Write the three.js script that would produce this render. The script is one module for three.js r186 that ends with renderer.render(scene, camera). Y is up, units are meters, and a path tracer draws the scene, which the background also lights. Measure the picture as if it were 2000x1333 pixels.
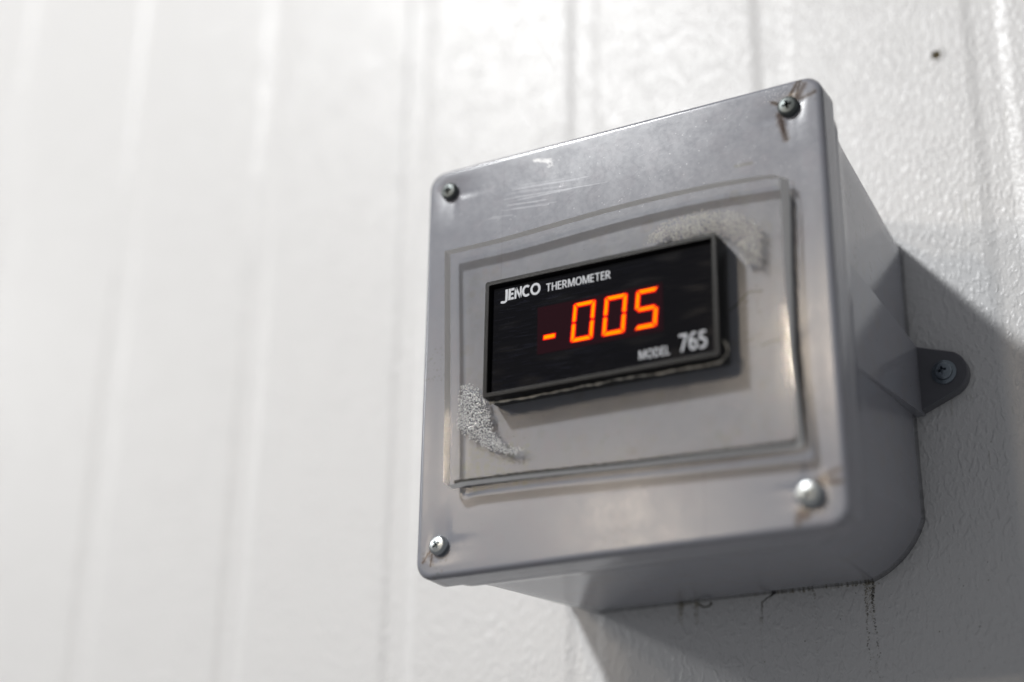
import * as THREE from 'three';
import { mergeGeometries } from 'three/addons/utils/BufferGeometryUtils.js';
import { RoundedBoxGeometry } from 'three/addons/geometries/RoundedBoxGeometry.js';
import { FontLoader } from 'three/addons/loaders/FontLoader.js';
import { RectAreaLightUniformsLib } from 'three/addons/lights/RectAreaLightUniformsLib.js';
import { Brush, Evaluator, SUBTRACTION } from 'three-bvh-csg';
import { createNoise2D } from 'simplex-noise';

// ---------------------------------------------------------------- camera, light, exposure
const MM = 0.001, Y0 = 1.9, FRONT = 105;          // box centre height (m), cover face above the wall (mm)
const scene = new THREE.Scene();
const camera = new THREE.PerspectiveCamera(23.53, 1024 / 682, 0.02, 20);
{
  const right = new THREE.Vector3(0.8727, 0.0137, -0.4881), up = new THREE.Vector3(0.1776, 0.9222, 0.3435), back = new THREE.Vector3(0.4549, -0.3864, 0.8023);
  camera.quaternion.setFromRotationMatrix(new THREE.Matrix4().makeBasis(right, up, back));
  camera.position.set(0.24282, Y0 - 0.24025, 0.50634 + FRONT * MM);
  camera.focus = 0.632; camera.userData.fStop = 2.3;
}
const renderer = new THREE.WebGLRenderer({ antialias: true });
renderer.toneMapping = THREE.LinearToneMapping;
renderer.toneMappingExposure = 1.08;
renderer.shadowMap.enabled = true;
scene.background = new THREE.Color().setRGB(0.158, 0.16, 0.166);     // the dim, even light of the white cold store
RectAreaLightUniformsLib.init();

function lamp(label, at, w, h, color, intensity, glow) {
  const root = new THREE.Group(); root.name = numbered('ceiling_lamp');
  root.position.set(at[0], at[1], at[2]);
  root.userData = { label, category: 'lamp', group: 'lamps facing the wall' };
  scene.add(root);
  root.lookAt(0, Y0, FRONT * MM);
  const housing = new THREE.Mesh(new RoundedBoxGeometry(w + 0.03, h + 0.03, 0.05, 3, 0.01), new THREE.MeshStandardMaterial({ color: 0xd8d8d6, roughness: 0.5 }));
  housing.name = 'housing'; housing.position.z = -0.03; root.add(housing);
  const em = new THREE.Color(color);
  const diff = new THREE.Mesh(new RoundedBoxGeometry(w, h, 0.012, 2, 0.005), new THREE.MeshStandardMaterial({ color: 0xf0f0f0, emissive: em, emissiveIntensity: glow, roughness: 0.6 }));
  diff.name = 'diffuser'; root.add(diff);
  const L = new THREE.RectAreaLight(em, intensity, w, h);
  L.name = 'lamp_light'; root.add(L); L.position.z = 0.012; L.rotation.y = Math.PI;
  return root;
}
const taken = {};
function numbered(n) { const k = taken[n] = (taken[n] ?? -1) + 1; return k ? `${n}_${String(k).padStart(3, '0')}` : n; }
lamp('white square lamp hung highest', [-1.17, Y0 + 1.82, 2.08], 0.19, 0.19, new THREE.Color().setRGB(0.985, 0.995, 1), 495, 8);
lamp('white oblong lamp hung lower than the square one', [-4.0, Y0 + 1.75, 2.4], 0.8, 0.4, new THREE.Color().setRGB(1, 1, 0.99), 22, 5);
const WARM = new THREE.Color().setRGB(1, 0.84, 0.66);
for (const [x, y, z, w, h, power, label] of [[-0.56, 0.84, 2.11, 0.07, 0.12, 95, 'small warm upright lamp hung above the oblong warm one'], [-1.28, 0.7, 1.95, 0.05, 0.15, 60, 'narrow warm upright lamp hung between the white oblong lamp and the warm oblong one'], [-0.925, 0.555, 2.11, 0.17, 0.05, 80, 'warm oblong lamp hung lowest']])
  lamp(label, [x, Y0 + y, z], w, h, WARM, power, 8);

// ---------------------------------------------------------------- helpers
let seed = 7;
const rnd = () => (seed = (seed * 16807) % 2147483647) / 2147483647;
const rr = (a, b) => a + (b - a) * rnd();
const n2a = createNoise2D(rnd), n2b = createNoise2D(rnd), n2c = createNoise2D(rnd);
const sstep = (a, b, x) => { const t = Math.min(1, Math.max(0, (x - a) / (b - a))); return t * t * (3 - 2 * t); };
const lin = (r, g, b) => new THREE.Color().setRGB(r, g, b);
function mesh(name, geo, mat, parent, mm = true) {
  if (mm) geo.scale(MM, MM, MM);
  const m = new THREE.Mesh(geo, mat); m.name = name; m.castShadow = m.receiveShadow = true; parent.add(m); return m;
}
function thing(name, label, category, z) {
  const g = new THREE.Group(); g.name = numbered(name); g.position.set(0, Y0, z * MM); g.userData = { label, category }; scene.add(g); return g;
}
function buffer(pos, idx, uv) {
  const g = new THREE.BufferGeometry();
  g.setAttribute('position', new THREE.Float32BufferAttribute(pos, 3));
  g.setAttribute('uv', new THREE.Float32BufferAttribute(uv ?? pos.filter((_, i) => i % 3 < 2), 2));
  g.setIndex(idx); g.computeVertexNormals(); return g;
}
function gray(size, fn, rep) {            // one-channel noise texture
  const d = new Uint8Array(size * size * 4);
  for (let j = 0; j < size; j++) for (let i = 0; i < size; i++) {
    const v = Math.max(0, Math.min(255, Math.round(255 * fn(i / size, j / size)))), k = 4 * (j * size + i);
    d[k] = d[k + 1] = d[k + 2] = v; d[k + 3] = 255;
  }
  const t = new THREE.DataTexture(d, size, size);
  t.wrapS = t.wrapT = THREE.MirroredRepeatWrapping; t.magFilter = THREE.LinearFilter; t.minFilter = THREE.LinearFilter; t.repeat.set(rep, rep); t.needsUpdate = true; return t;
}
// canvas in millimetres over [-hw, hw] x [-hh, hh], y up
function sheet(hw, hh, size, draw) {
  const c = document.createElement('canvas'); c.width = c.height = size;
  const x = c.getContext('2d');
  x.setTransform(size / (2 * hw), 0, 0, -size / (2 * hh), size / 2, size / 2);
  draw(x);
  const t = new THREE.CanvasTexture(c);
  t.wrapS = t.wrapT = THREE.ClampToEdgeWrapping; t.magFilter = THREE.LinearFilter;
  t.repeat.set(1 / (2 * hw * MM), 1 / (2 * hh * MM)); t.offset.set(0.5, 0.5);    // uv in metres about the centre
  return t;
}
function stroke(x, pts, w, style, alpha = 1, jitter = 0) {
  x.globalAlpha = alpha; x.strokeStyle = style; x.lineWidth = w; x.lineCap = 'round'; x.lineJoin = 'round';
  x.beginPath();
  pts.forEach((p, i) => {
    if (!i) { x.moveTo(p[0], p[1]); return; }
    const a = pts[i - 1], n = jitter ? 6 : 1;
    for (let k = 1; k <= n; k++) x.lineTo(a[0] + (p[0] - a[0]) * k / n + (k < n ? rr(-jitter, jitter) : 0), a[1] + (p[1] - a[1]) * k / n + (k < n ? rr(-jitter, jitter) : 0));
  });
  x.stroke(); x.globalAlpha = 1;
}
function dot(x, px, py, r, style, alpha = 1) { x.globalAlpha = alpha; x.fillStyle = style; x.beginPath(); x.arc(px, py, r, 0, 6.284); x.fill(); x.globalAlpha = 1; }

// ---------------------------------------------------------------- the wall: embossed white metal panel with shallow vertical grooves
const stucco = gray(2048, (u, v) => {
  const x = u * 300, y = v * 300;                                   // mm
  const wx = x + 0.6 * n2c(x / 9, y / 9), wy = y + 0.8 * n2c(x / 7 + 40, y / 7);
  const a = n2a(wx / 3.2, wy / 6.2), b = n2b(wx / 1.5, wy / 2.3), c = n2c(x / 60, y / 60);
  const e = 0.75 + 0.35 * n2b(x / 22 + 9, y / 30);
  return 0.2 + 0.55 * e * sstep(-0.15, 0.95, a + 0.25 * b) + 0.07 * b + 0.09 * c;
}, 1 / 0.3);
const wallStain = sheet(200, 200, 2048, (x) => {
  x.fillStyle = '#ffffff'; x.fillRect(-200, -200, 400, 400);
  const run = (px, y0, len, n, w, cols, al) => { for (let i = 0; i < n; i++) { const t = Math.pow(rnd(), 1.4), y = y0 - len * t; dot(x, px + 0.5 * n2a(y / 9, px) + rr(-w, w), y, rr(0.08, 0.36) * (1 - 0.45 * t), cols[Math.floor(rnd() * cols.length)], rr(0.25, 1) * al * (1 - 0.35 * t)); } };
  run(57.4, -78, 16, 260, 1.9, ['#a39a84', '#8d8268', '#6d6452'], 0.75); run(57.2, -78, 40, 220, 1.9, ['#b8b2a4', '#a39a84'], 0.3);
  run(55.8, -78, 40, 95, 0.4, ['#4b4538', '#6d6452', '#2b2a24'], 0.75); run(58.9, -78, 42, 100, 0.4, ['#4b4538', '#2b2a24', '#1f1f1d'], 0.85); run(58.6, -78.4, 12, 70, 0.5, ['#1f1f1d', '#3a352b'], 0.9);
  run(-22.4, -78, 10, 170, 1.1, ['#8d8268', '#a39a84', '#6d6452'], 0.8); run(-15.3, -78, 10, 140, 0.9, ['#8d8268', '#a39a84', '#6d6452'], 0.8); run(-18, -78.4, 2, 160, 6.5, ['#8d8268', '#a39a84', '#cfc7b4'], 0.5);
  for (let i = 0; i < 60; i++) { const t = i / 60 * 3.1; dot(x, -11.3 + 2.7 * Math.cos(t + 3.3) + rr(-0.25, 0.25), -79.4 + 2 * Math.sin(t + 3.2) * 0.9 + rr(-0.2, 0.2), rr(0.15, 0.4), '#3a352b', rr(0.2, 0.6)); }
  stroke(x, [[19.6, -78.3], [17, -79.7]], 0.7, '#1c1d1c', 0.85, 0.1); stroke(x, [[17, -79.7], [15.2, -80.4], [13.9, -81.6]], 0.45, '#33322f', 0.75, 0.15);
  run(13.3, -81.6, 9, 90, 0.22, ['#6d6a60', '#55524a'], 0.6); run(12.2, -88, 24, 60, 0.4, ['#a5a094', '#8a8578'], 0.35);
  run(34.8, -79, 36, 70, 0.45, ['#6e695f', '#8a8578'], 0.45);
  for (let i = 0; i < 60; i++) dot(x, rr(-40, 110), rr(-130, -70), rr(0.08, 0.3), rnd() < 0.5 ? '#3d3a34' : '#8a8578', rr(0.2, 0.8));
  for (let i = 0; i < 240; i++) { const px = -45 + 107 * rnd(); dot(x, px, -77.6 - 0.016 * (px + 40) + rr(-0.5, 0.6), rr(0.1, 0.45), rnd() < 0.5 ? '#57513f' : '#8d8268', rr(0.15, 0.6)); }
  for (let i = 0; i < 120; i++) dot(x, rr(-195, 195), rr(-190, 190), rr(0.1, 0.4), '#b9b6ae', rr(0.2, 0.6));
  for (let i = 0; i < 14; i++) { const px = rr(86, 140), py = rr(-60, 160); stroke(x, [[px, py], [px + rr(-1, 1), py - rr(2, 8)]], rr(0.2, 0.7), '#c4c1b8', rr(0.2, 0.5), 0.3); }
});
const wallMat = new THREE.MeshPhysicalMaterial({ color: lin(0.8, 0.8, 0.8), map: wallStain, roughness: 0.29, specularIntensity: 0.45, bumpMap: stucco, bumpScale: 0.00044 });
wallStain.colorSpace = THREE.SRGBColorSpace;
const PITCH = 95.5, G0 = 114.5, GW = 20.5, GD = 0.95, X0 = -900, X1 = 450, YB = -420, YT = 760;
{
  const parts = [];
  const band = (xs) => {                                            // a strip of wall following the groove profile
    const pos = [], nor = [], uv = [], idx = [];
    xs.forEach(([x, z, s], i) => {
      for (const y of [YB, YT]) { pos.push(x, y, z); const l = Math.hypot(s, 1); nor.push(-s / l, 0, 1 / l); uv.push(x * MM, y * MM); }
      if (i) { const a = 2 * i; idx.push(a - 2, a, a - 1, a, a + 1, a - 1); }
    });
    const g = buffer(pos, idx, uv); g.setAttribute('normal', new THREE.Float32BufferAttribute(nor, 3)); return g;
  };
  const prof = (g0) => {
    const xs = []; const F = 6.5;
    const f = (t) => [-GD * sstep(0, 1, t), -GD * 6 * t * (1 - t) / F];
    for (let k = 0; k <= 14; k++) { const [z, s] = f(k / 14); xs.push([g0 + F * k / 14, z, s]); }
    for (let k = 14; k >= 0; k--) { const [z, s] = f(k / 14); xs.push([g0 + GW - F * k / 14, z, -s]); }
    return xs;
  };
  const HX = 103.8, HY = 147.5;
  let prev = X0;
  const starts = []; for (let g = G0; g > X0; g -= PITCH) starts.unshift(g); for (let g = G0 + PITCH; g < X1 - GW; g += PITCH) starts.push(g);
  const flat = (a, b) => {
    if (a < HX && b > HX) {
      const s = new THREE.Shape([new THREE.Vector2(a, YB), new THREE.Vector2(b, YB), new THREE.Vector2(b, YT), new THREE.Vector2(a, YT)]);
      const h = new THREE.Path();
      for (let k = 0; k <= 40; k++) { const t = -k / 40 * Math.PI * 2; h[k ? 'lineTo' : 'moveTo'](HX + 6 * Math.cos(t), HY + 6 * Math.sin(t)); }
      s.holes.push(h);
      const g = new THREE.ShapeGeometry(s); const p = g.attributes.position, uv = [];
      for (let i = 0; i < p.count; i++) uv.push(p.getX(i) * MM, p.getY(i) * MM);
      g.setAttribute('uv', new THREE.Float32BufferAttribute(uv, 2)); return g;
    }
    return band([[a, 0, 0], [b, 0, 0]]);
  };
  for (const g of starts) { parts.push(flat(prev, g)); parts.push(band(prof(g))); prev = g + GW; }
  parts.push(flat(prev, X1));
  // puckered metal round the old screw hole
  { const pos = [], idx = [], uv = [], R = 16, N = 40;
    for (let j = 0; j <= R; j++) for (let i = 0; i < N; i++) {
      const t = j / R, a = i / N * Math.PI * 2, r = 1.95 + (6 - 1.95) * t + (1 - t) * 0.25 * n2a(Math.cos(a) * 1.3, Math.sin(a) * 1.3);
      const rim = Math.exp(-Math.pow((r - 2.7) / 0.9, 2)) * (0.42 + 0.3 * n2b(Math.cos(a), Math.sin(a))) - 0.5 * Math.exp(-Math.pow((r - 1.3) / 0.7, 2));
      const x = HX + r * Math.cos(a), y = HY + r * Math.sin(a);
      pos.push(x, y, t === 1 ? 0 : rim * (1 - sstep(0.75, 1, t))); uv.push(x * MM, y * MM);
      if (j) { const b = (i + 1) % N; idx.push((j - 1) * N + i, j * N + i, (j - 1) * N + b, j * N + i, j * N + b, (j - 1) * N + b); }
    }
    parts.push(buffer(pos, idx, uv)); }
  const root = new THREE.Group(); root.name = 'wall'; root.position.set(0, Y0, 0);
  root.userData = { kind: 'structure', label: 'white embossed metal wall panel with shallow vertical grooves', category: 'wall' }; scene.add(root);
  mesh('panel_skin', mergeGeometries(parts.map((g) => { const h = g.index ? g.toNonIndexed() : g; return h; })), wallMat, root);
  const slab = mesh('panel_core', new THREE.BoxGeometry(X1 - X0, YT - YB, 60), new THREE.MeshStandardMaterial({ color: lin(0.5, 0.48, 0.4), roughness: 0.9 }), root);
  slab.position.set((X0 + X1) / 2 * MM, (YB + YT) / 2 * MM, -0.075);
  const tube = new THREE.CylinderGeometry(2.15, 2.15, 40, 24, 1, true).rotateX(Math.PI / 2).translate(HX, HY, -20.4), end = new THREE.CircleGeometry(2.15, 24).translate(HX, HY, -40.4);
  mesh('screw_hole', mergeGeometries([tube, end]), new THREE.MeshStandardMaterial({ color: lin(0.6, 0.55, 0.42), roughness: 0.9, side: THREE.DoubleSide }), root);
}

// ---------------------------------------------------------------- grey plastic junction box (local z = 0 is the flat of the cover, wall at -105)
const box = thing('junction_box', 'grey plastic junction box screwed to the grooved white wall', 'junction box', FRONT);
const WALLZ = -FRONT;
function ring(hx, hy, r, z, nc = 14, ns = 16, chord = 0) {                      // rounded rectangle, counter-clockwise
  const p = [];
  const corners = [[hx - r, -(hy - r), -90], [hx - r, hy - r, 0], [-(hx - r), hy - r, 90], [-(hx - r), -(hy - r), 180]];
  corners.forEach(([cx, cy, a0], q) => {
    for (let k = 0; k <= nc; k++) { const a = (a0 + 90 * k / nc) * Math.PI / 180; const a0r = a0 * Math.PI / 180, f = k / nc, qx = Math.cos(a0r) * (1 - f) - Math.sin(a0r) * f, qy = Math.sin(a0r) * (1 - f) + Math.cos(a0r) * f;
      p.push([cx + r * (Math.cos(a) * (1 - chord) + qx * chord), cy + r * (Math.sin(a) * (1 - chord) + qy * chord), z]); }
    const n = corners[(q + 1) % 4], a1 = (n[2]) * Math.PI / 180, e = [n[0] + r * Math.cos(a1), n[1] + r * Math.sin(a1)], s = p[p.length - 1];
    for (let k = 1; k < ns; k++) p.push([s[0] + (e[0] - s[0]) * k / ns, s[1] + (e[1] - s[1]) * k / ns, z]);
  });
  return p;
}
function loft(rings, capFirst, capLast, bend, uvOf) {
  const n = rings[0].length, pos = [], idx = [], uv = [];
  const push = (p) => { const z = p[2] + (bend ? bend(p[0], p[1], p[2]) : 0); pos.push(p[0], p[1], z); const w = uvOf ? uvOf(p) : p; uv.push(w[0] * MM, w[1] * MM); };
  rings.forEach((r) => r.forEach(push));
  for (let j = 1; j < rings.length; j++) for (let i = 0; i < n; i++) {
    const a = (j - 1) * n + i, b = (j - 1) * n + (i + 1) % n, c = j * n + i, d = j * n + (i + 1) % n;
    idx.push(a, b, c, b, d, c);
  }
  const cap = (row, flip) => { const m = pos.length / 3, R = rings[row]; push([R.reduce((s, p) => s + p[0], 0) / n, R.reduce((s, p) => s + p[1], 0) / n, R[0][2]]);
    for (let i = 0; i < n; i++) { const a = row * n + i, b = row * n + (i + 1) % n; flip ? idx.push(a, m, b) : idx.push(a, b, m); } };
  if (capLast) cap(rings.length - 1, false);
  if (capFirst) cap(0, true);
  return buffer(pos, idx, uv);
}
const grain = gray(1024, (u, v) => 0.5 + 0.3 * n2a(u * 70, v * 70) + 0.2 * n2b(u * 150, v * 150), 1 / 0.045);
const wear = gray(1024, (u, v) => 0.2 + 0.015 * n2a(u * 9, v * 9) + 0.015 * n2b(u * 34, v * 34) + 0.015 * n2c(u * 120, v * 120), 1 / 0.12);
const GREY = '#8b8d95';
const coverPrint = sheet(88, 88, 2048, (x) => {
  x.fillStyle = GREY; x.fillRect(-88, -88, 176, 176);
  for (let i = 0; i < 500; i++) dot(x, rr(-88, 88), rr(-88, 88), rr(0.5, 4), rnd() < 0.5 ? '#85878e' : '#91939b', 0.12);
  for (let i = 0; i < 1400; i++) { const px = rr(-84, 84), py = rr(-86, 86), l = rr(0.3, 3), a = rr(0, 6.28); stroke(x, [[px, py], [px + l * Math.cos(a), py + l * Math.sin(a)]], rr(0.04, 0.1), rnd() < 0.55 ? '#b4b6c0' : '#6a6b72', rr(0.08, 0.3)); }
  for (const [cx, cy] of [[-78, 80], [78, 80], [78, -80], [-78, -80], [73, -40], [-78, 0], [0, -82]]) for (let i = 0; i < 60; i++) dot(x, cx + rr(-7, 7), cy + rr(-7, 7), rr(0.1, 0.7), '#67645f', rr(0.05, 0.25));
  // fine handling scratches over the upper half
  for (let i = 0; i < 900; i++) { const px = rr(-70, 80), py = 84 - 40 * Math.pow(rnd(), 1.2), l = rr(0.4, 4), a = rr(0.0, 0.9); stroke(x, [[px, py], [px + l * Math.cos(a), py + l * Math.sin(a)]], rr(0.05, 0.13), rnd() < 0.7 ? '#c9cad2' : '#6c6d74', rr(0.1, 0.5)); }
  for (let i = 0; i < 160; i++) dot(x, rr(-60, 75), rr(48, 80), rr(0.07, 0.22), '#eceef2', rr(0.4, 0.95));
  for (let i = 0; i < 70; i++) dot(x, rr(-80, 80), rr(-80, 80), rr(0.06, 0.2), '#4f4f50', rr(0.3, 0.8));
  const sc = [[-46.5, 69.6, -10.9, 66.7], [-47.6, 66.2, -4.2, 62.8], [-47.5, 63, -27.8, 61.4], [-45.2, 64.6, -15.4, 63.2], [-46, 68, -20, 65.6], [-54.5, 59.3, -45.1, 58.3], [-47, 61, -22, 59.2], [-44, 70.6, -22, 68.6]];
  for (const [a, b, c, d] of sc) for (let k = 0; k < 3; k++) stroke(x, [[a + rr(-2, 4), b + rr(-0.3, 0.3)], [c + rr(-8, 2), d + rr(-0.3, 0.3)]], rr(0.1, 0.22), '#d5d7de', rr(0.35, 0.8));
  // smear of white paint or sealant
  for (let i = 0; i < 60; i++) { const t = rnd(), px = -36 + 8.5 * t, py = 80.9 - 2.6 * t + rr(-0.9, 0.7) * (0.6 + 0.6 * t); stroke(x, [[px, py], [px + rr(0.3, 2.0), py - rr(-0.2, 0.9)]], rr(0.2, 0.8), '#f2f2f2', rr(0.25, 0.6), 0.12); }
  for (let i = 0; i < 18; i++) { const px = -28.4 + rr(-1.2, 1.6), py = 77.2 + rr(-1.6, 1); stroke(x, [[px, py], [px + rr(0, 1), py - rr(0, 0.8)]], rr(0.2, 0.6), '#f4f4f4', rr(0.3, 0.7)); }
  for (let i = 0; i < 10; i++) { const px = -23 + rr(-1, 1), py = 66.4 + rr(-0.8, 0.8); stroke(x, [[px, py], [px + rr(0, 0.8), py - rr(0, 0.6)]], rr(0.15, 0.4), '#e8e9ee', 0.5); }
  // dirty hairline cracks running out from the screws
  const B = '#3a2c26', B2 = '#5f5149';
  const crack = (pts, w = 0.45, al = 0.9) => { for (let i = 0; i < 40; i++) { const k = Math.floor(rnd() * (pts.length - 1)), t = rnd(), a = pts[k], b = pts[k + 1]; dot(x, a[0] + (b[0] - a[0]) * t + rr(-1.1, 1.1), a[1] + (b[1] - a[1]) * t + rr(-1.1, 1.1), rr(0.08, 0.4), B2, rr(0.1, 0.4)); } stroke(x, pts, w * 3, B2, 0.25, 0.35); stroke(x, pts, w * 1.35, B, al, 0.25); };
  crack([[71.2, 78], [73.2, 81], [76, 85]], 0.4); crack([[72.3, 78], [74.4, 82], [76, 85]], 0.35); crack([[75, 78], [76, 82], [77, 85]], 0.5); crack([[75.4, 78], [78.6, 83]], 0.9, 0.6);
  crack([[76, 77.6], [79, 77.8], [82.2, 78.8]], 0.75); crack([[65.4, 78.9], [68.2, 77.2]], 0.5, 0.8);
  crack([[67.9, 73], [68.6, 68.5], [70.2, 62]], 1.1, 0.65); crack([[68.6, 72], [69.4, 66], [70.6, 61.6]], 0.5, 0.8);
  for (let i = 0; i < 44; i++) { const t = rnd(), px = 68 + 2.4 * t, py = 73 - 12 * t; stroke(x, [[px, py], [px + rr(0.4, 2.4), py + rr(-0.4, 1.2)]], 0.13, B, rr(0.25, 0.7)); }
  for (let i = 0; i < 60; i++) dot(x, rr(62, 72), rr(78.5, 84.5), rr(0.08, 0.24), '#e9eaf0', rr(0.4, 0.9));
  crack([[74.5, -69.5], [77.6, -68.5], [82, -67]], 0.9, 0.55); crack([[74.5, -70.3], [78, -71], [82, -71.2]], 1.1, 0.75);
  crack([[67.3, -79.5], [67, -81.5], [66.6, -83.8]], 1.0, 0.65); crack([[68.6, -79.5], [69.4, -82]], 1.2, 0.6); crack([[70.4, -79.5], [70.2, -82]], 0.6, 0.5);
  crack([[-77.4, -75], [-77.9, -81.4]], 0.35, 0.85); crack([[-78.4, -75.4], [-81.4, -79.8]], 0.4, 0.6);
  // grime trapped under and around the acrylic sheet
  for (let i = 0; i < 1500; i++) { const px = rr(-68, 69), py = rr(-54, 45); dot(x, px, py, rr(0.3, 2.6), rnd() < 0.6 ? '#7c7871' : '#8f8b84', rr(0.04, 0.14) * Math.max(0.15, 0.6 + 0.6 * n2a(px / 28, py / 28))); }
  for (let i = 0; i < 200; i++) dot(x, rr(-65, -36), rr(-55, -38), rr(0.3, 1.4), '#8f8a6d', 0.1);
  for (let i = 0; i < 90; i++) dot(x, 53 + rr(-3, 5), -20 + 26 * rnd(), rr(0.1, 0.4), '#55483d', rr(0.15, 0.5));
  stroke(x, [[45.5, -2], [49, 0.4], [52, 3.4], [54, 4], [58.3, 3.3]], 0.45, '#3d332c', 0.75, 0.4);
  stroke(x, [[57, -17.6], [60, -16.8], [64, -16.8], [69, -15]], 0.5, '#453c34', 0.75, 0.25);
  stroke(x, [[72, 44], [73, 30], [72, 8]], 0.5, '#4a423d', 0.35, 0.6); stroke(x, [[71, -20], [72.4, -58]], 0.9, '#5a4d46', 0.35, 0.4);
  stroke(x, [[-49, 84], [-49.6, 30]], 0.35, '#72737a', 0.3, 0.1); stroke(x, [[33.5, -60], [33, -84]], 0.5, '#77737a', 0.35, 0.15);
  stroke(x, [[50, 55.9], [56.4, 55.6]], 1.5, '#77766f', 0.5, 0.25);
});
coverPrint.colorSpace = THREE.SRGBColorSpace;
const plastic = { roughness: 1, roughnessMap: wear, bumpMap: grain, bumpScale: 0.000005, specularIntensity: 0.9 };
const coverMat = new THREE.MeshPhysicalMaterial({ map: coverPrint, ...plastic });
const bodyPrint = sheet(210, 210, 2048, (x) => {
  x.fillStyle = GREY; x.fillRect(-210, -210, 420, 420);
  for (let i = 0; i < 1800; i++) dot(x, rr(-100, 100), rr(-210, 100), rr(0.5, 4), rnd() < 0.5 ? '#84858a' : '#929399', 0.12);
  for (let i = 0; i < 260; i++) dot(x, rr(-90, 90), rr(-205, 90), rr(0.15, 0.5), rnd() < 0.5 ? '#5d5c5a' : '#a5a6ab', rr(0.2, 0.5));
  for (const [y, z] of [[48.5, -17.9], [45, -24.2], [51, -30.2], [41.8, -31.3], [44.6, -47], [31.5, -32.1], [25.1, -31.9], [28.4, -49.6], [16.2, -40.8], [38, -40]])      // black scuffs down the side
    for (let i = 0; i < 7; i++) { const a = z + 52 + rr(-2.4, 2.4), c = y + rr(-4, 4); stroke(x, [[a, c], [a - rr(0.2, 1.6), c - rr(0.6, 2.6)]], rr(0.15, 0.45), '#3c3a38', rr(0.25, 0.7), 0.15); }
  for (let i = 0; i < 70; i++) { const a = rr(-48, 48), c = rr(-80, 80), l = rr(1, 9); stroke(x, [[a, c], [a + l, c + rr(-1, 1)]], rr(0.1, 0.25), rnd() < 0.6 ? '#a9aab0' : '#66656a', rr(0.15, 0.4)); }
  for (let i = 0; i < 90; i++) { const a = rr(-80, 80), c = rr(-200, -102), l = rr(1, 9); stroke(x, [[a, c], [a + rr(-1.5, 1.5), c + l]], rr(0.1, 0.3), rnd() < 0.6 ? '#a9aab0' : '#66656a', rr(0.15, 0.4)); }
  for (let i = 0; i < 30; i++) { const a = rr(-45, 62); stroke(x, [[a, -203], [a + rr(-0.5, 0.5), -203 + rr(2, 9)]], rr(0.3, 1), '#67645a', rr(0.15, 0.4), 0.3); }
});
bodyPrint.colorSpace = THREE.SRGBColorSpace;
const bodyMat = new THREE.MeshPhysicalMaterial({ map: bodyPrint, ...plastic, roughnessMap: null, roughness: 0.11, specularIntensity: 1 });
const earMat = new THREE.MeshPhysicalMaterial({ color: '#64656b', roughness: 0.4 });

// cover: skirt, rounded lip, a low raised rim that falls to the flat panel, a shallow dimple at each screw
const SCREWS = [[-74.3, 75.6, 3.75, 0.1], [72, 75, 4.05, 0.15], [71.6, -74.6, 4.9, 0.8], [-74.3, -74, 3.8, 0.6]];
{
  const HX = 84.9, HY = 86.4, RC = 7.5, rings = [];
  rings.push(ring(HX - 2.5, HY - 2.5, RC - 2.2, -13), ring(HX - 0.15, HY - 0.15, RC, -13));
  for (const z of [-12.4, -8, -4, -1.6]) rings.push(ring(HX + 0.1 - 0.1 * (13 + z) / 13, HY + 0.1 - 0.1 * (13 + z) / 13, RC, z));
  const Rn = 2.3, top = 0.1;
  for (let k = 1; k <= 9; k++) { const a = k / 9 * Math.PI / 2, d = Rn * (1 - Math.cos(a)); rings.push(ring(HX - d, HY - d, Math.max(RC - d, 1), top - Rn + Rn * Math.sin(a))); }
  for (let k = 1; k <= 34; k++) { const d = Rn + k * 0.62; rings.push(ring(HX - d, HY - d, Math.max(RC - d * 0.55, 1.2), top * (1 - sstep(3.4, 11.5, d)))); }
  const bend = (x, y, z) => z < -1 ? 0 : -0.75 * Math.max(z, 0) * sstep(-6, 6, Math.abs(y) - Math.abs(x)) + SCREWS.reduce((s, [sx, sy]) => { const r = Math.hypot(x - sx, y - sy); return s - 0.38 * (1 - sstep(2.5, 8, r)); }, 0.12 * n2c(x / 90, y / 90));
  mesh('cover', loft(rings, false, true, bend), coverMat, box);
}
{ // body with large corner radii, narrowing towards the wall
  const rings = [ring(83.6, 85.2, 15, -12.8), ring(84.7, 86.2, 16.5, -12.9), ring(84.7, 86.2, 16.5, -17), ring(84.1, 85.5, 18, -17.9, 14, 16, 0.4)];
  for (let k = 1; k <= 12; k++) { const t = k / 12; rings.push(ring(84.1 - 2.4 * t, 85.5 - 6.6 * t, 19 + 3 * t, -17.9 - 86.9 * t, 14, 16, 0.45)); }
  rings.reverse();
  mesh('body', loft(rings, true, true, null, (p) => Math.abs(p[0]) / 84 > Math.abs(p[1]) / 85.5 ? [p[2] + 52, p[1]] : [p[0], p[2] + 52 - 150]), bodyMat, box);
}
function prism(pts, mat, name, parent) {                              // closed convex body from 8 corners (back 4, front 4)
  const f = [[0, 3, 2, 1], [4, 5, 6, 7], [0, 1, 5, 4], [1, 2, 6, 5], [2, 3, 7, 6], [3, 0, 4, 7]], pos = [], idx = [];
  for (const q of f) { const b = pos.length / 3; q.forEach((i) => pos.push(...pts[i])); idx.push(b, b + 1, b + 2, b, b + 2, b + 3); }
  return mesh(name, buffer(pos, idx, pos.filter((_, i) => i % 3 !== 0).map((v) => v * MM)), mat, parent);
}
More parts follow.
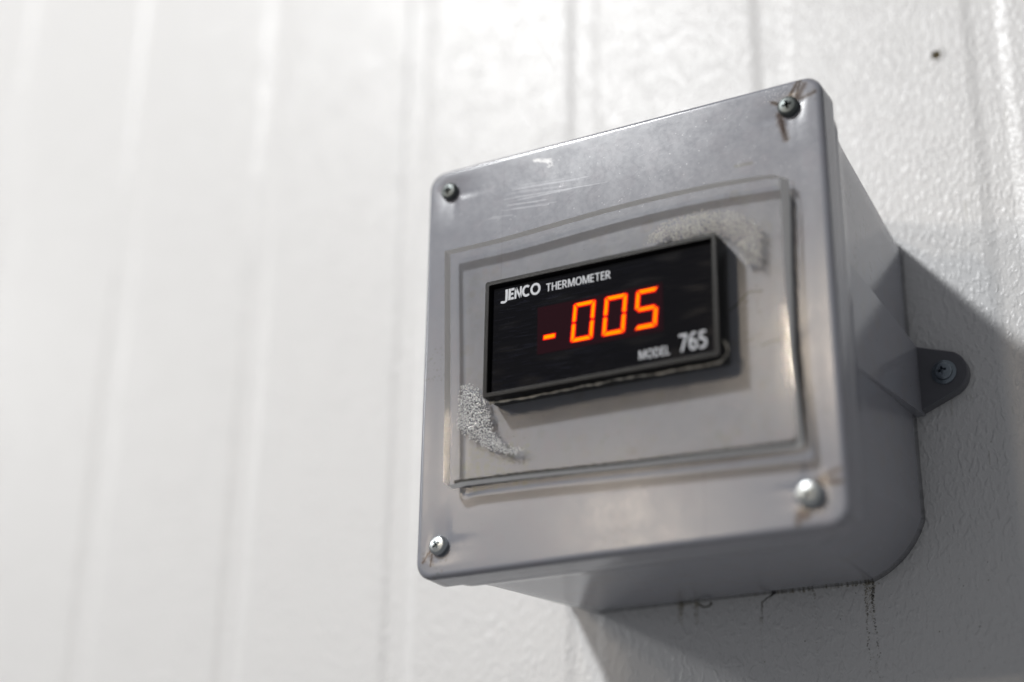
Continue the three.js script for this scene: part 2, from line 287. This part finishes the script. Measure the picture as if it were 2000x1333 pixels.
// wedge that carries the mounting ear on the right side
prism([[78, -14.6, WALLZ + 0.3], [85.6, -14.6, WALLZ + 0.3], [85.6, 13.2, WALLZ + 0.3], [78, 13.2, WALLZ + 0.3], [78, -23.4, -17.5], [83.9, -23.4, -17.5], [83.9, 18.4, -17.5], [78, 18.4, -17.5]], bodyMat, 'mounting_wedge', box);
const washerMetal = new THREE.MeshStandardMaterial({ color: lin(0.24, 0.28, 0.32), metalness: 1, roughness: 0.32 });
{
  const s = new THREE.Shape(); s.moveTo(80, -13.6); s.lineTo(86, -13.2);
  const cx = 95.3, cy = 0.3, R = 8.9; for (let k = 0; k <= 24; k++) { const a = (-62 + 124 * k / 24) * Math.PI / 180; s.lineTo(cx + R * Math.cos(a), cy + R * Math.sin(a)); }
  s.lineTo(86, 12.6); s.lineTo(80, 12.8); s.closePath();
  const g = new THREE.ExtrudeGeometry(s, { depth: 4.0, bevelEnabled: true, bevelSize: 0.5, bevelThickness: 0.5, bevelSegments: 3, curveSegments: 12 });
  const uv = g.attributes.uv; for (let i = 0; i < uv.count; i++) uv.setXY(i, uv.getX(i) * MM, uv.getY(i) * MM);
  mesh('mounting_ear', g.translate(0, 0, WALLZ + 0.8), earMat, box).userData.label = 'darker grey ear with the wall screw';
}
// pan-head screws with a cross recess
const ev = new Evaluator(); ev.useGroups = false; ev.attributes = ['position', 'normal', 'uv'];
function screwGeo(r) {
  const prof = [[0, -1.5], [r * 0.97, -1.5], [r, -1.2], [r, 0.25]];
  for (let k = 0; k <= 10; k++) { const a = k / 10 * Math.PI / 2; prof.push([r * (0.62 + 0.38 * Math.cos(a)), 0.25 + r * 0.36 * Math.sin(a)]); }
  for (const t of [0.45, 0.3, 0.15, 0]) prof.push([r * t, 0.25 + r * (0.36 + 0.08 * (1 - (t / 0.62) ** 2))]);
  const head = new Brush(new THREE.LatheGeometry(prof.map((p) => new THREE.Vector2(Math.max(p[0], 1e-4), p[1])), 48).rotateX(Math.PI / 2)); head.updateMatrixWorld();
  let out = head;
  for (const q of [0, 1]) {
    const bar = new THREE.BoxGeometry(r * 1.16, r * 0.32, r * 0.8, 1, 1, 1), p = bar.attributes.position;
    for (let i = 0; i < p.count; i++) if (p.getZ(i) < 0) { p.setX(i, p.getX(i) * 0.45); p.setY(i, p.getY(i) * 0.7); }
    bar.computeVertexNormals();
    const b = new Brush(bar.rotateZ(q * Math.PI / 2).translate(0, 0, r * 0.42)); b.updateMatrixWorld();
    out = ev.evaluate(out, b, SUBTRACTION); out.updateMatrixWorld();
  }
  return out.geometry;
}
const zinc = new THREE.MeshStandardMaterial({ color: lin(0.5, 0.53, 0.54), metalness: 1, roughness: 0.34 });
const dullZinc = new THREE.MeshStandardMaterial({ color: lin(0.12, 0.132, 0.13), metalness: 0.85, roughness: 0.42 });
SCREWS.forEach(([x, y, r, a], i) => {
  const m = mesh('screw', screwGeo(r), i < 2 ? dullZinc : zinc, box);
  m.position.set(x * MM, y * MM, 0.55 * MM + (i === 2 ? 0.0004 : 0)); m.rotation.set(i === 2 ? 0.06 : 0, i === 3 ? -0.05 : 0, a);
  if (i === 2) m.userData.label = 'broad bright zinc screw';
});
{
  const m = mesh('mounting_screw', screwGeo(3.7), washerMetal, box); m.position.set(95.5 * MM, 0.4 * MM, (WALLZ + 6.6) * MM); m.rotation.z = 0.2;
  const w = new THREE.LatheGeometry([[3, 0], [4.9, 0], [5, 0.15], [4.9, 0.75], [3, 1.3]].map((p) => new THREE.Vector2(p[0], p[1])), 40).rotateX(Math.PI / 2).translate(95.5, 0.4, WALLZ + 5.35);
  mesh('washer', w, washerMetal, box);
}

// ---------------------------------------------------------------- hand-cut clear acrylic sheet glued over the cover
const acr = thing('acrylic_sheet', 'hand-cut clear acrylic sheet glued on the cover around the thermometer', 'acrylic sheet', FRONT);
const AZ = 7.6, AB = 3.6;
const outF = [[-72.2, 45.3], [-60, 45.2], [-48, 45.2], [-35.6, 45.7], [-18, 46.6], [-0.7, 47.3], [13.8, 47.5], [28, 47.4], [41.8, 47], [52, 46.3], [59.8, 45.6], [66.8, 44.5], [68.6, 43.2], [68.9, 36.4], [68.4, 8], [68.5, -22.9], [69.2, -36.5], [70.3, -57.1], [69.4, -58.4], [41, -57.1], [16, -56.2], [-8.2, -55.1], [-35, -53.7], [-61.6, -52.7], [-67.6, -53.3], [-69.2, -52], [-69.9, -25], [-70.6, -1], [-71.4, 22]].map(([x, y]) => [x + 0.77, y - 0.35]);
const outB = outF.map(([x, y]) => [x + (x > 60 ? 1.9 * sstep(-60, 45, y) + 0.3 : x < -60 ? 0.2 : 0), y + (y < -50 ? -0.3 : 0.2)]);
const clear = new THREE.MeshPhysicalMaterial({ color: lin(0.968, 0.967, 0.96), transmission: 1, thickness: 0, roughness: 0.02, ior: 1.49 });
const sawnEdge = new THREE.MeshPhysicalMaterial({ color: lin(0.66, 0.64, 0.61), transmission: 0.7, thickness: 0, roughness: 0.6, bumpMap: grain, bumpScale: 0.00006 });
const cutEdge = new THREE.MeshPhysicalMaterial({ color: lin(0.9, 0.895, 0.88), transmission: 0.2, thickness: 0, roughness: 1, bumpMap: grain, bumpScale: 0.00006 });
function faceOf(o, z) { const g = new THREE.ShapeGeometry(new THREE.Shape(o.map((p) => new THREE.Vector2(p[0], p[1])))); const u = g.attributes.uv; for (let i = 0; i < u.count; i++) u.setXY(i, u.getX(i) * MM, u.getY(i) * MM); return g.translate(0, 0, z); }
mesh('sheet_face', faceOf(outF, AZ), clear, acr);
{ // the sawn edge, slightly rounded at the front
  const n = outF.length, up = []; let run = 0;
  for (let i = 0; i < n; i++) {
    const a = outF[i], b = outF[(i + 1) % n], ba = outB[i], bb = outB[(i + 1) % n], L = Math.hypot(b[0] - a[0], b[1] - a[1]), m = Math.max(1, Math.round(L / 1.5));
    for (let k = 0; k < m; k++) { const t = k / m, x = a[0] + (b[0] - a[0]) * t, y = a[1] + (b[1] - a[1]) * t; up.push([x, y, ba[0] + (bb[0] - ba[0]) * t, ba[1] + (bb[1] - ba[1]) * t, run + L * t, (x > 66 && y < 43.5) || y < -51]); }
    run += L;
  }
  const N = up.length;
  for (const [dirty, mat] of [[false, sawnEdge], [true, cutEdge]]) {
    const pos = [], idx = [], uv = [];
    up.forEach(([fx, fy, bx, by, s, d], i) => {
      const j = 0.14 * n2a(s / 4, 2) + 0.06 * n2b(s / 1.1, 5);
      for (const [x, y, z] of [[fx, fy, AZ], [fx + j * 0.2, fy + j * 0.2, AZ - 0.25], [(fx + bx) / 2 + j * 0.6, (fy + by) / 2 + j * 0.6, (AZ + AB) / 2], [bx + j * 0.5, by + j * 0.5, AB]]) { pos.push(x, y, z); uv.push(s * MM, z * MM); }
      if (d !== dirty) return;
      const a = i * 4, b = ((i + 1) % N) * 4; for (let k = 0; k < 3; k++) idx.push(a + k, a + k + 1, b + k, a + k + 1, b + k + 1, b + k);
    });
    const m = mesh('cut_edge', buffer(pos, idx, uv), mat, acr); if (dirty) m.userData.label = 'milky, dirty sawn edge';
  }
}
const gluePrint = gray(512, (u, v) => 0.5 + 0.35 * n2a(u * 24, v * 24) + 0.25 * n2b(u * 60, v * 60), 1 / 0.06);
const glue = new THREE.MeshPhysicalMaterial({ color: lin(0.22, 0.205, 0.185), roughness: 0.45, map: gluePrint, bumpMap: gluePrint, bumpScale: 0.0003 });
{ // dirty bead of sealant between the sheet and the cover, along the lower and right edges
  const path = [[-66.5, -50.9], [-40, -51.6], [-8, -53.2], [16, -54.2], [41, -55.2], [66, -56], [69.6, -54.5], [69.6, -36], [69.4, -20], [69.4, 10], [69.8, 36], [69.3, 39.5]].map((p) => new THREE.Vector3(p[0], p[1], 1.7));
  const c = new THREE.CatmullRomCurve3(path, false, 'catmullrom', 0.1), g = new THREE.TubeGeometry(c, 260, 1, 8, false), p = g.attributes.position, u = g.attributes.uv;
  for (let i = 0; i <= 260; i++) { const o = c.getPointAt(i / 260); for (let j = 0; j <= 8; j++) { const k = i * 9 + j, w = 0.85 + 0.3 * n2a(i / 5, 3) + 0.15 * n2b(i / 1.7, 8); p.setXYZ(k, o.x + (p.getX(k) - o.x) * w, o.y + (p.getY(k) - o.y) * w, o.z + (p.getZ(k) - o.z) * 2.1); u.setXY(k, i * 0.0009, j * 0.001); } }
  g.computeVertexNormals();
  mesh('sealant_strip', g, glue, acr);
}
function inside(p, poly) { let c = false; for (let i = 0, j = poly.length - 1; i < poly.length; j = i++) { const a = poly[i], b = poly[j]; if ((a[1] > p[1]) !== (b[1] > p[1]) && p[0] < (b[0] - a[0]) * (p[1] - a[1]) / (b[1] - a[1]) + a[0]) c = !c; } return c; }
function edgeDist(p, poly) { let m = 1e9; for (let i = 0; i < poly.length; i++) { const a = poly[i], b = poly[(i + 1) % poly.length], t = Math.min(1, Math.max(0, ((p[0] - a[0]) * (b[0] - a[0]) + (p[1] - a[1]) * (b[1] - a[1])) / ((b[0] - a[0]) ** 2 + (b[1] - a[1]) ** 2))); m = Math.min(m, Math.hypot(p[0] - a[0] - t * (b[0] - a[0]), p[1] - a[1] - t * (b[1] - a[1]))); } return m; }
function bubbles(name, poly, n, r0, r1, flat, mat, label) {
  const xs = poly.map((p) => p[0]), ys = poly.map((p) => p[1]), list = [], put = []; let tries = 0;
  while (put.length < n && tries++ < n * 60) {
    const p = [rr(Math.min(...xs), Math.max(...xs)), rr(Math.min(...ys), Math.max(...ys))];
    if (!inside([p[0] + 0.8 * n2a(p[0] / 2, p[1] / 2), p[1] + 0.8 * n2b(p[0] / 2, p[1] / 2)], poly)) continue;
    const edge = 0.35 + 0.65 * sstep(0.2, 3.2, edgeDist(p, poly)); if (rnd() > edge + 0.35 * n2c(p[0] / 3, p[1] / 3)) continue;
    const r = (r0 + (r1 - r0) * Math.pow(rnd(), 1.6)) * (0.5 + 0.5 * edge); if (put.some((q) => Math.hypot(q[0] - p[0], q[1] - p[1]) < (q[2] + r) * 0.8)) continue;
    put.push([p[0], p[1], r]);
    list.push(new THREE.IcosahedronGeometry(r, 2).scale(rr(0.85, 1.2), rr(0.8, 1.15), flat).translate(p[0], p[1], AB - 0.5 + rr(-0.1, 0.1)));
  }
  const m = mesh(name, mergeGeometries(list), mat, acr); m.userData = { kind: 'stuff', label };
}
const bubbleMat = new THREE.MeshPhysicalMaterial({ color: lin(0.64, 0.645, 0.655), roughness: 0.08, clearcoat: 1, clearcoatRoughness: 0.03 });
const bubbleDull = new THREE.MeshPhysicalMaterial({ color: lin(0.56, 0.545, 0.52), roughness: 0.1, clearcoat: 1, clearcoatRoughness: 0.04 });
bubbles('sealant_bubbles', [[-65.6, -13], [-60.4, -12.2], [-55.1, -17.3], [-52.7, -22.9], [-51.4, -28.3], [-50.2, -33.6], [-43.5, -40.2], [-35.8, -43.2], [-43.4, -44], [-51.2, -40.5], [-60.2, -34.4], [-66, -30]], 640, 0.28, 0.74, 0.5, bubbleMat, 'silvery patch of sealant bubbles under the lower corner of the sheet');
bubbles('sealant_bubbles', [[13, 31], [21, 37.4], [38.3, 39.4], [50.6, 36], [59.6, 28.5], [61.4, 20.3], [59, 11.5], [53, 13.6], [50, 22.5], [46, 27.2], [29.8, 28.4]], 1000, 0.24, 0.56, 0.5, bubbleDull, 'dull patch of sealant bubbles under the upper corner of the sheet');

// ---------------------------------------------------------------- panel thermometer
const met = thing('panel_thermometer', 'black digital panel thermometer with glowing orange digits, set in the acrylic sheet', 'thermometer', FRONT);
met.position.x = -2.4 * MM; met.position.y = Y0 + 1.0 * MM; met.rotation.z = -0.005;
const BZ = 11, FZ = 9.0;
const black = new THREE.MeshPhysicalMaterial({ color: lin(0.009, 0.0088, 0.009), roughness: 0.34, specularIntensity: 0.3, bumpMap: grain, bumpScale: 0.00004 });
function rect(hx, hy, r, path) { const s = path ? new THREE.Path() : new THREE.Shape(); const p = ring(hx, hy, r, 0, 5, 1); (path ? p.reverse() : p).forEach((q, i) => s[i ? 'lineTo' : 'moveTo'](q[0], q[1])); s.closePath(); return s; }
{
  const s = rect(47.7, 23.7, 0.8); s.holes.push(rect(46.35, 22.35, 0.5, true));
  const g = new THREE.ExtrudeGeometry(s, { depth: BZ - 1.3, bevelEnabled: true, bevelSize: 0.3, bevelThickness: 0.3, bevelSegments: 3 }); const u = g.attributes.uv; for (let i = 0; i < u.count; i++) u.setXY(i, u.getX(i) * MM, u.getY(i) * MM);
  mesh('bezel', g.translate(0, 0, 1.0), black, met);
}
const facePrint = sheet(48, 48, 2048, (x) => {
  x.fillStyle = '#0a0a0f'; x.fillRect(-48, -48, 96, 96);
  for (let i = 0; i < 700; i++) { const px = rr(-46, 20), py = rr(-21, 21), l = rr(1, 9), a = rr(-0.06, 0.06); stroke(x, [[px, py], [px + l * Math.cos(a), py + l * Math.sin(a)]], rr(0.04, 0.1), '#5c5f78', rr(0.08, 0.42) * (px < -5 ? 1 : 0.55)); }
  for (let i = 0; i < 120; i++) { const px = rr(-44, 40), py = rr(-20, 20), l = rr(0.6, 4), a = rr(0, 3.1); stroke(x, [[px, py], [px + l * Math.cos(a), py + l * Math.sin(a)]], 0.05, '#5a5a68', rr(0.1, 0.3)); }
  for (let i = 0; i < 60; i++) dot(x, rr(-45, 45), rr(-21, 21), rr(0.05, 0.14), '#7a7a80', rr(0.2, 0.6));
});
facePrint.colorSpace = THREE.SRGBColorSpace;
const faceRough = gray(1024, (u, v) => 0.075 + 0.035 * sstep(0.1, 0.9, n2a(u * 4, v * 11)) + 0.02 * n2b(u * 6, v * 90), 1 / 0.1);
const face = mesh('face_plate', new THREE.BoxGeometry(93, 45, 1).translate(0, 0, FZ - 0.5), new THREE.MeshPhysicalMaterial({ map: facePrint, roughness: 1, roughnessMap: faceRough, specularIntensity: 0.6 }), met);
{ const p = face.geometry.attributes.position, u = face.geometry.attributes.uv; for (let i = 0; i < p.count; i++) u.setXY(i, p.getX(i), p.getY(i)); }
const win = mesh('display_window', new THREE.BoxGeometry(51.6, 19.2, 0.08).translate(0, 0, FZ + 0.045), new THREE.MeshPhysicalMaterial({ color: lin(0.019, 0.0025, 0.006), roughness: 0.07, specularIntensity: 0.7 }), met);
// lit segments: a red body of light with a brighter orange core
const ledRim = new THREE.MeshPhysicalMaterial({ color: lin(0.02, 0, 0), emissive: lin(1, 0.006, 0.008), emissiveIntensity: 1.2, roughness: 0.9, specularIntensity: 0 });
const ledCore = new THREE.MeshPhysicalMaterial({ color: lin(0.02, 0.005, 0), emissive: lin(1, 0.165, 0), emissiveIntensity: 2.4, roughness: 0.9, specularIntensity: 0 });
function seg(poly, name, mat, parent, z, grow) {
  const c = poly.reduce((s, p) => [s[0] + p[0] / poly.length, s[1] + p[1] / poly.length], [0, 0]);
  const L = poly.map(([x, y], i) => {                                  // offset each corner along the bisector
    const a = poly[(i + poly.length - 1) % poly.length], b = poly[(i + 1) % poly.length];
    const u = [x - a[0], y - a[1]], v = [b[0] - x, b[1] - y], lu = Math.hypot(...u), lv = Math.hypot(...v);
    let n = [u[1] / lu + v[1] / lv, -u[0] / lu - v[0] / lv]; const ln = Math.hypot(...n); n = [n[0] / ln, n[1] / ln];
    if ((x - c[0]) * n[0] + (y - c[1]) * n[1] < 0) n = [-n[0], -n[1]];
    return new THREE.Vector2(x + n[0] * grow, y + n[1] * grow);
  });
  return mesh(name, new THREE.ExtrudeGeometry(new THREE.Shape(L), { depth: 0.06, bevelEnabled: false }).translate(0, 0, z), mat, parent);
}
function digit(cx, cy, on) {
  const root = new THREE.Group(); root.name = 'digit'; met.add(root);
  const w = 4.55, h = 7.7, t = 1.52, g = 0.12, sl = 0.09, m = t / 2;
  const S = {
    a: [[-w + g + 0.5, h], [w - g - 0.5, h], [w - t - g, h - t], [-w + t + g, h - t]],
    d: [[-w + g + 0.5, -h], [-w + t + g, -h + t], [w - t - g, -h + t], [w - g - 0.5, -h]],
    b: [[w - 0.4, h - 0.1], [w, h - 0.6], [w, m - 0.3], [w - m, g + 0.12], [w - t, m - 0.1], [w - t, h - t - g]],
    f: [[-w + 0.4, h - 0.1], [-w + t, h - t - g], [-w + t, m - 0.1], [-w + m, g + 0.12], [-w, m - 0.3], [-w, h - 0.6]],
    c: [[w - 0.4, -h + 0.1], [w - t, -h + t + g], [w - t, -m + 0.1], [w - m, -g - 0.12], [w, -m + 0.3], [w, -h + 0.6]],
    e: [[-w + 0.4, -h + 0.1], [-w, -h + 0.6], [-w, -m + 0.3], [-w + m, -g - 0.12], [-w + t, -m + 0.1], [-w + t, -h + t + g]],
    g: [[-w + m + 0.1, 0], [-w + t, m], [w - t, m], [w - m - 0.1, 0], [w - t, -m], [-w + t, -m]],
    m: [[-2.45, 0.85], [2.45, 0.85], [2.4, -0.85], [-2.5, -0.85]],
  };
  for (const k of on) {
    const p = S[k].map(([x, y]) => [cx + x + y * sl, cy + y]);
    seg(p, 'segment', ledRim, root, FZ + 0.1, 0.28); seg(p, 'segment_core', ledCore, root, FZ + 0.18, -0.31);
  }
}
digit(-20.6, -3.15, 'm'); digit(-6.5, 0.4, 'abcdef'); digit(6.5, 0.4, 'abcdef'); digit(19.3, 0.4, 'afgcd');
// white print
const ink = new THREE.MeshStandardMaterial({ color: lin(0.56, 0.58, 0.62), roughness: 0.5, side: THREE.DoubleSide });
const font = await new FontLoader().loadAsync('fonts/droid/droid_sans_bold.typeface.json');
const thin = await new FontLoader().loadAsync('fonts/droid/droid_sans_regular.typeface.json');
function word(text, x0, x1, y, h, track = 0, face2 = font, bolder = 0) {
  const parts = []; let adv = 0;
  for (const ch of text) {
    const g = new THREE.ShapeGeometry(face2.generateShapes(ch, 10), 6); g.computeBoundingBox();
    parts.push(g.translate(adv - g.boundingBox.min.x, 0, 0)); adv += g.boundingBox.max.x - g.boundingBox.min.x + 1.25 + track;
  }
  const g = mergeGeometries(parts); g.computeBoundingBox(); const b = g.boundingBox;
  g.translate(-b.min.x, 0, 0).scale((x1 - x0) / (b.max.x - b.min.x), h / 7.14, 1).translate(x0, y, FZ + 0.03);
  mesh('lettering', bolder ? mergeGeometries([g, g.clone().translate(bolder, 0, 0.012), g.clone().translate(bolder / 2, bolder * 0.5, 0.024)]) : g, ink, face);
}
word('THERMOMETER', -22.3, 4.7, 15.55, 2.35, 0.35, thin, 0.14);
word('MODEL', 16, 28, -19.2, 2.5, 0.9, thin, 0.1);
word('765', 31.7, 42.2, -19.0, 4.7, 0.6, thin, 0.24);
{ // JENCO in its heavy geometric capitals
  const sh = [], b = 15.35, H = 4.75, k = 1.0, poly = (...p) => sh.push(new THREE.Shape(p.map((q) => new THREE.Vector2(q[0], q[1]))));
  const sl = (x, y) => [x + (y - b) * 0.03, y];
  // J: stem with a hook to the left ending in a round terminal
  { const s = []; const cx = -40.55, cy = b + 0.55, R = 1.55; s.push(sl(-40.15, b + H), sl(-39.05, b + H)); for (let i = 0; i <= 12; i++) { const a = -i / 12 * 1.75; s.push([cx + R * Math.cos(a), cy + R * Math.sin(a) * 0.95]); } s.push([-41.9, b - 0.75], [-42.1, b - 0.1], [-41.5, b + 0.2]); for (let i = 8; i >= 0; i--) { const a = -i / 8 * 1.6; s.push([cx + 0.55 * Math.cos(a), cy + 0.55 * Math.sin(a)]); } poly(...s); }
  const bar = (x0, x1, y0, y1) => poly(sl(x0, y0), sl(x1, y0), sl(x1, y1), sl(x0, y1));
  bar(-38.75, -37.65, b, b + H); bar(-37.8, -36.35, b, b + k); bar(-37.8, -36.55, b + 1.9, b + 2.85); bar(-37.8, -36.3, b + H - k, b + H);
  bar(-36.05, -35.2, b, b + H); bar(-33.75, -32.95, b, b + H); poly(sl(-36.05, b + H), sl(-35.15, b + H), sl(-32.95, b), sl(-33.85, b));
  const arc = (cx, cy, rx, ry, w, a0, a1) => { const p = []; for (let i = 0; i <= 40; i++) { const a = a0 + (a1 - a0) * i / 40; p.push([cx + rx * Math.cos(a), cy + ry * Math.sin(a)]); } for (let i = 40; i >= 0; i--) { const a = a0 + (a1 - a0) * i / 40; p.push([cx + (rx - w) * Math.cos(a), cy + (ry - w) * Math.sin(a)]); } poly(...p); };
  arc(-30.75, b + H / 2, 2.0, 2.45, 0.95, 0.85, 5.43);
  arc(-26.9, b + H / 2, 2.2, 2.5, 0.95, 0, 3.1416); arc(-26.9, b + H / 2, 2.2, 2.5, 0.95, 3.1416, 6.2832);
  mesh('lettering', new THREE.ShapeGeometry(sh).translate(0, 0, FZ + 0.03), ink, face);
}
{ // scratches of bright plastic on the inside of the bezel
  // ragged bead of sealant along the foot of the bezel
  const pts = []; for (let i = 0; i <= 70; i++) { const t = i / 70; pts.push(new THREE.Vector3(-46.6 + 93 * t, -25.0 - 0.5 * Math.sin(t * 9) * 0.5 + 0.25 * n2a(t * 9, 1), AZ + 0.1)); }
  for (const q of [[47.6, -24.2], [49.2, -22.6], [49.7, -20.6], [49.0, -18.8]]) pts.push(new THREE.Vector3(q[0], q[1], AZ + 0.1));
  pts.push(new THREE.Vector3(48.2, -17, AZ + 0.1));
  const g = new THREE.TubeGeometry(new THREE.CatmullRomCurve3(pts), 360, 1, 8, false), p = g.attributes.position, c = new THREE.CatmullRomCurve3(pts);
  const samp = []; for (let i = 0; i <= 360; i++) samp.push(c.getPointAt(i / 360));
  for (let i = 0; i <= 360; i++) for (let j = 0; j <= 8; j++) { const k = i * 9 + j, s = i / 360; let r = 0.34 + 0.22 * n2a(s * 24, 9) + 0.1 * n2c(s * 70, 3); if (s > 0.95) r *= 0.9; if (s < 0.02) r += 0.4; r = Math.max(0.12, r);
    p.setXYZ(k, samp[i].x + (p.getX(k) - samp[i].x) * r, samp[i].y + (p.getY(k) - samp[i].y) * r, samp[i].z + (p.getZ(k) - samp[i].z) * r); }
  g.computeVertexNormals();
  mesh('sealant_bead', g, new THREE.MeshPhysicalMaterial({ color: lin(0.62, 0.59, 0.52), roughness: 0.4, clearcoat: 0.3 }), met);
}
scene.traverse((o) => { if (o.isMesh) { o.castShadow = true; o.receiveShadow = true; } });
renderer.render(scene, camera);
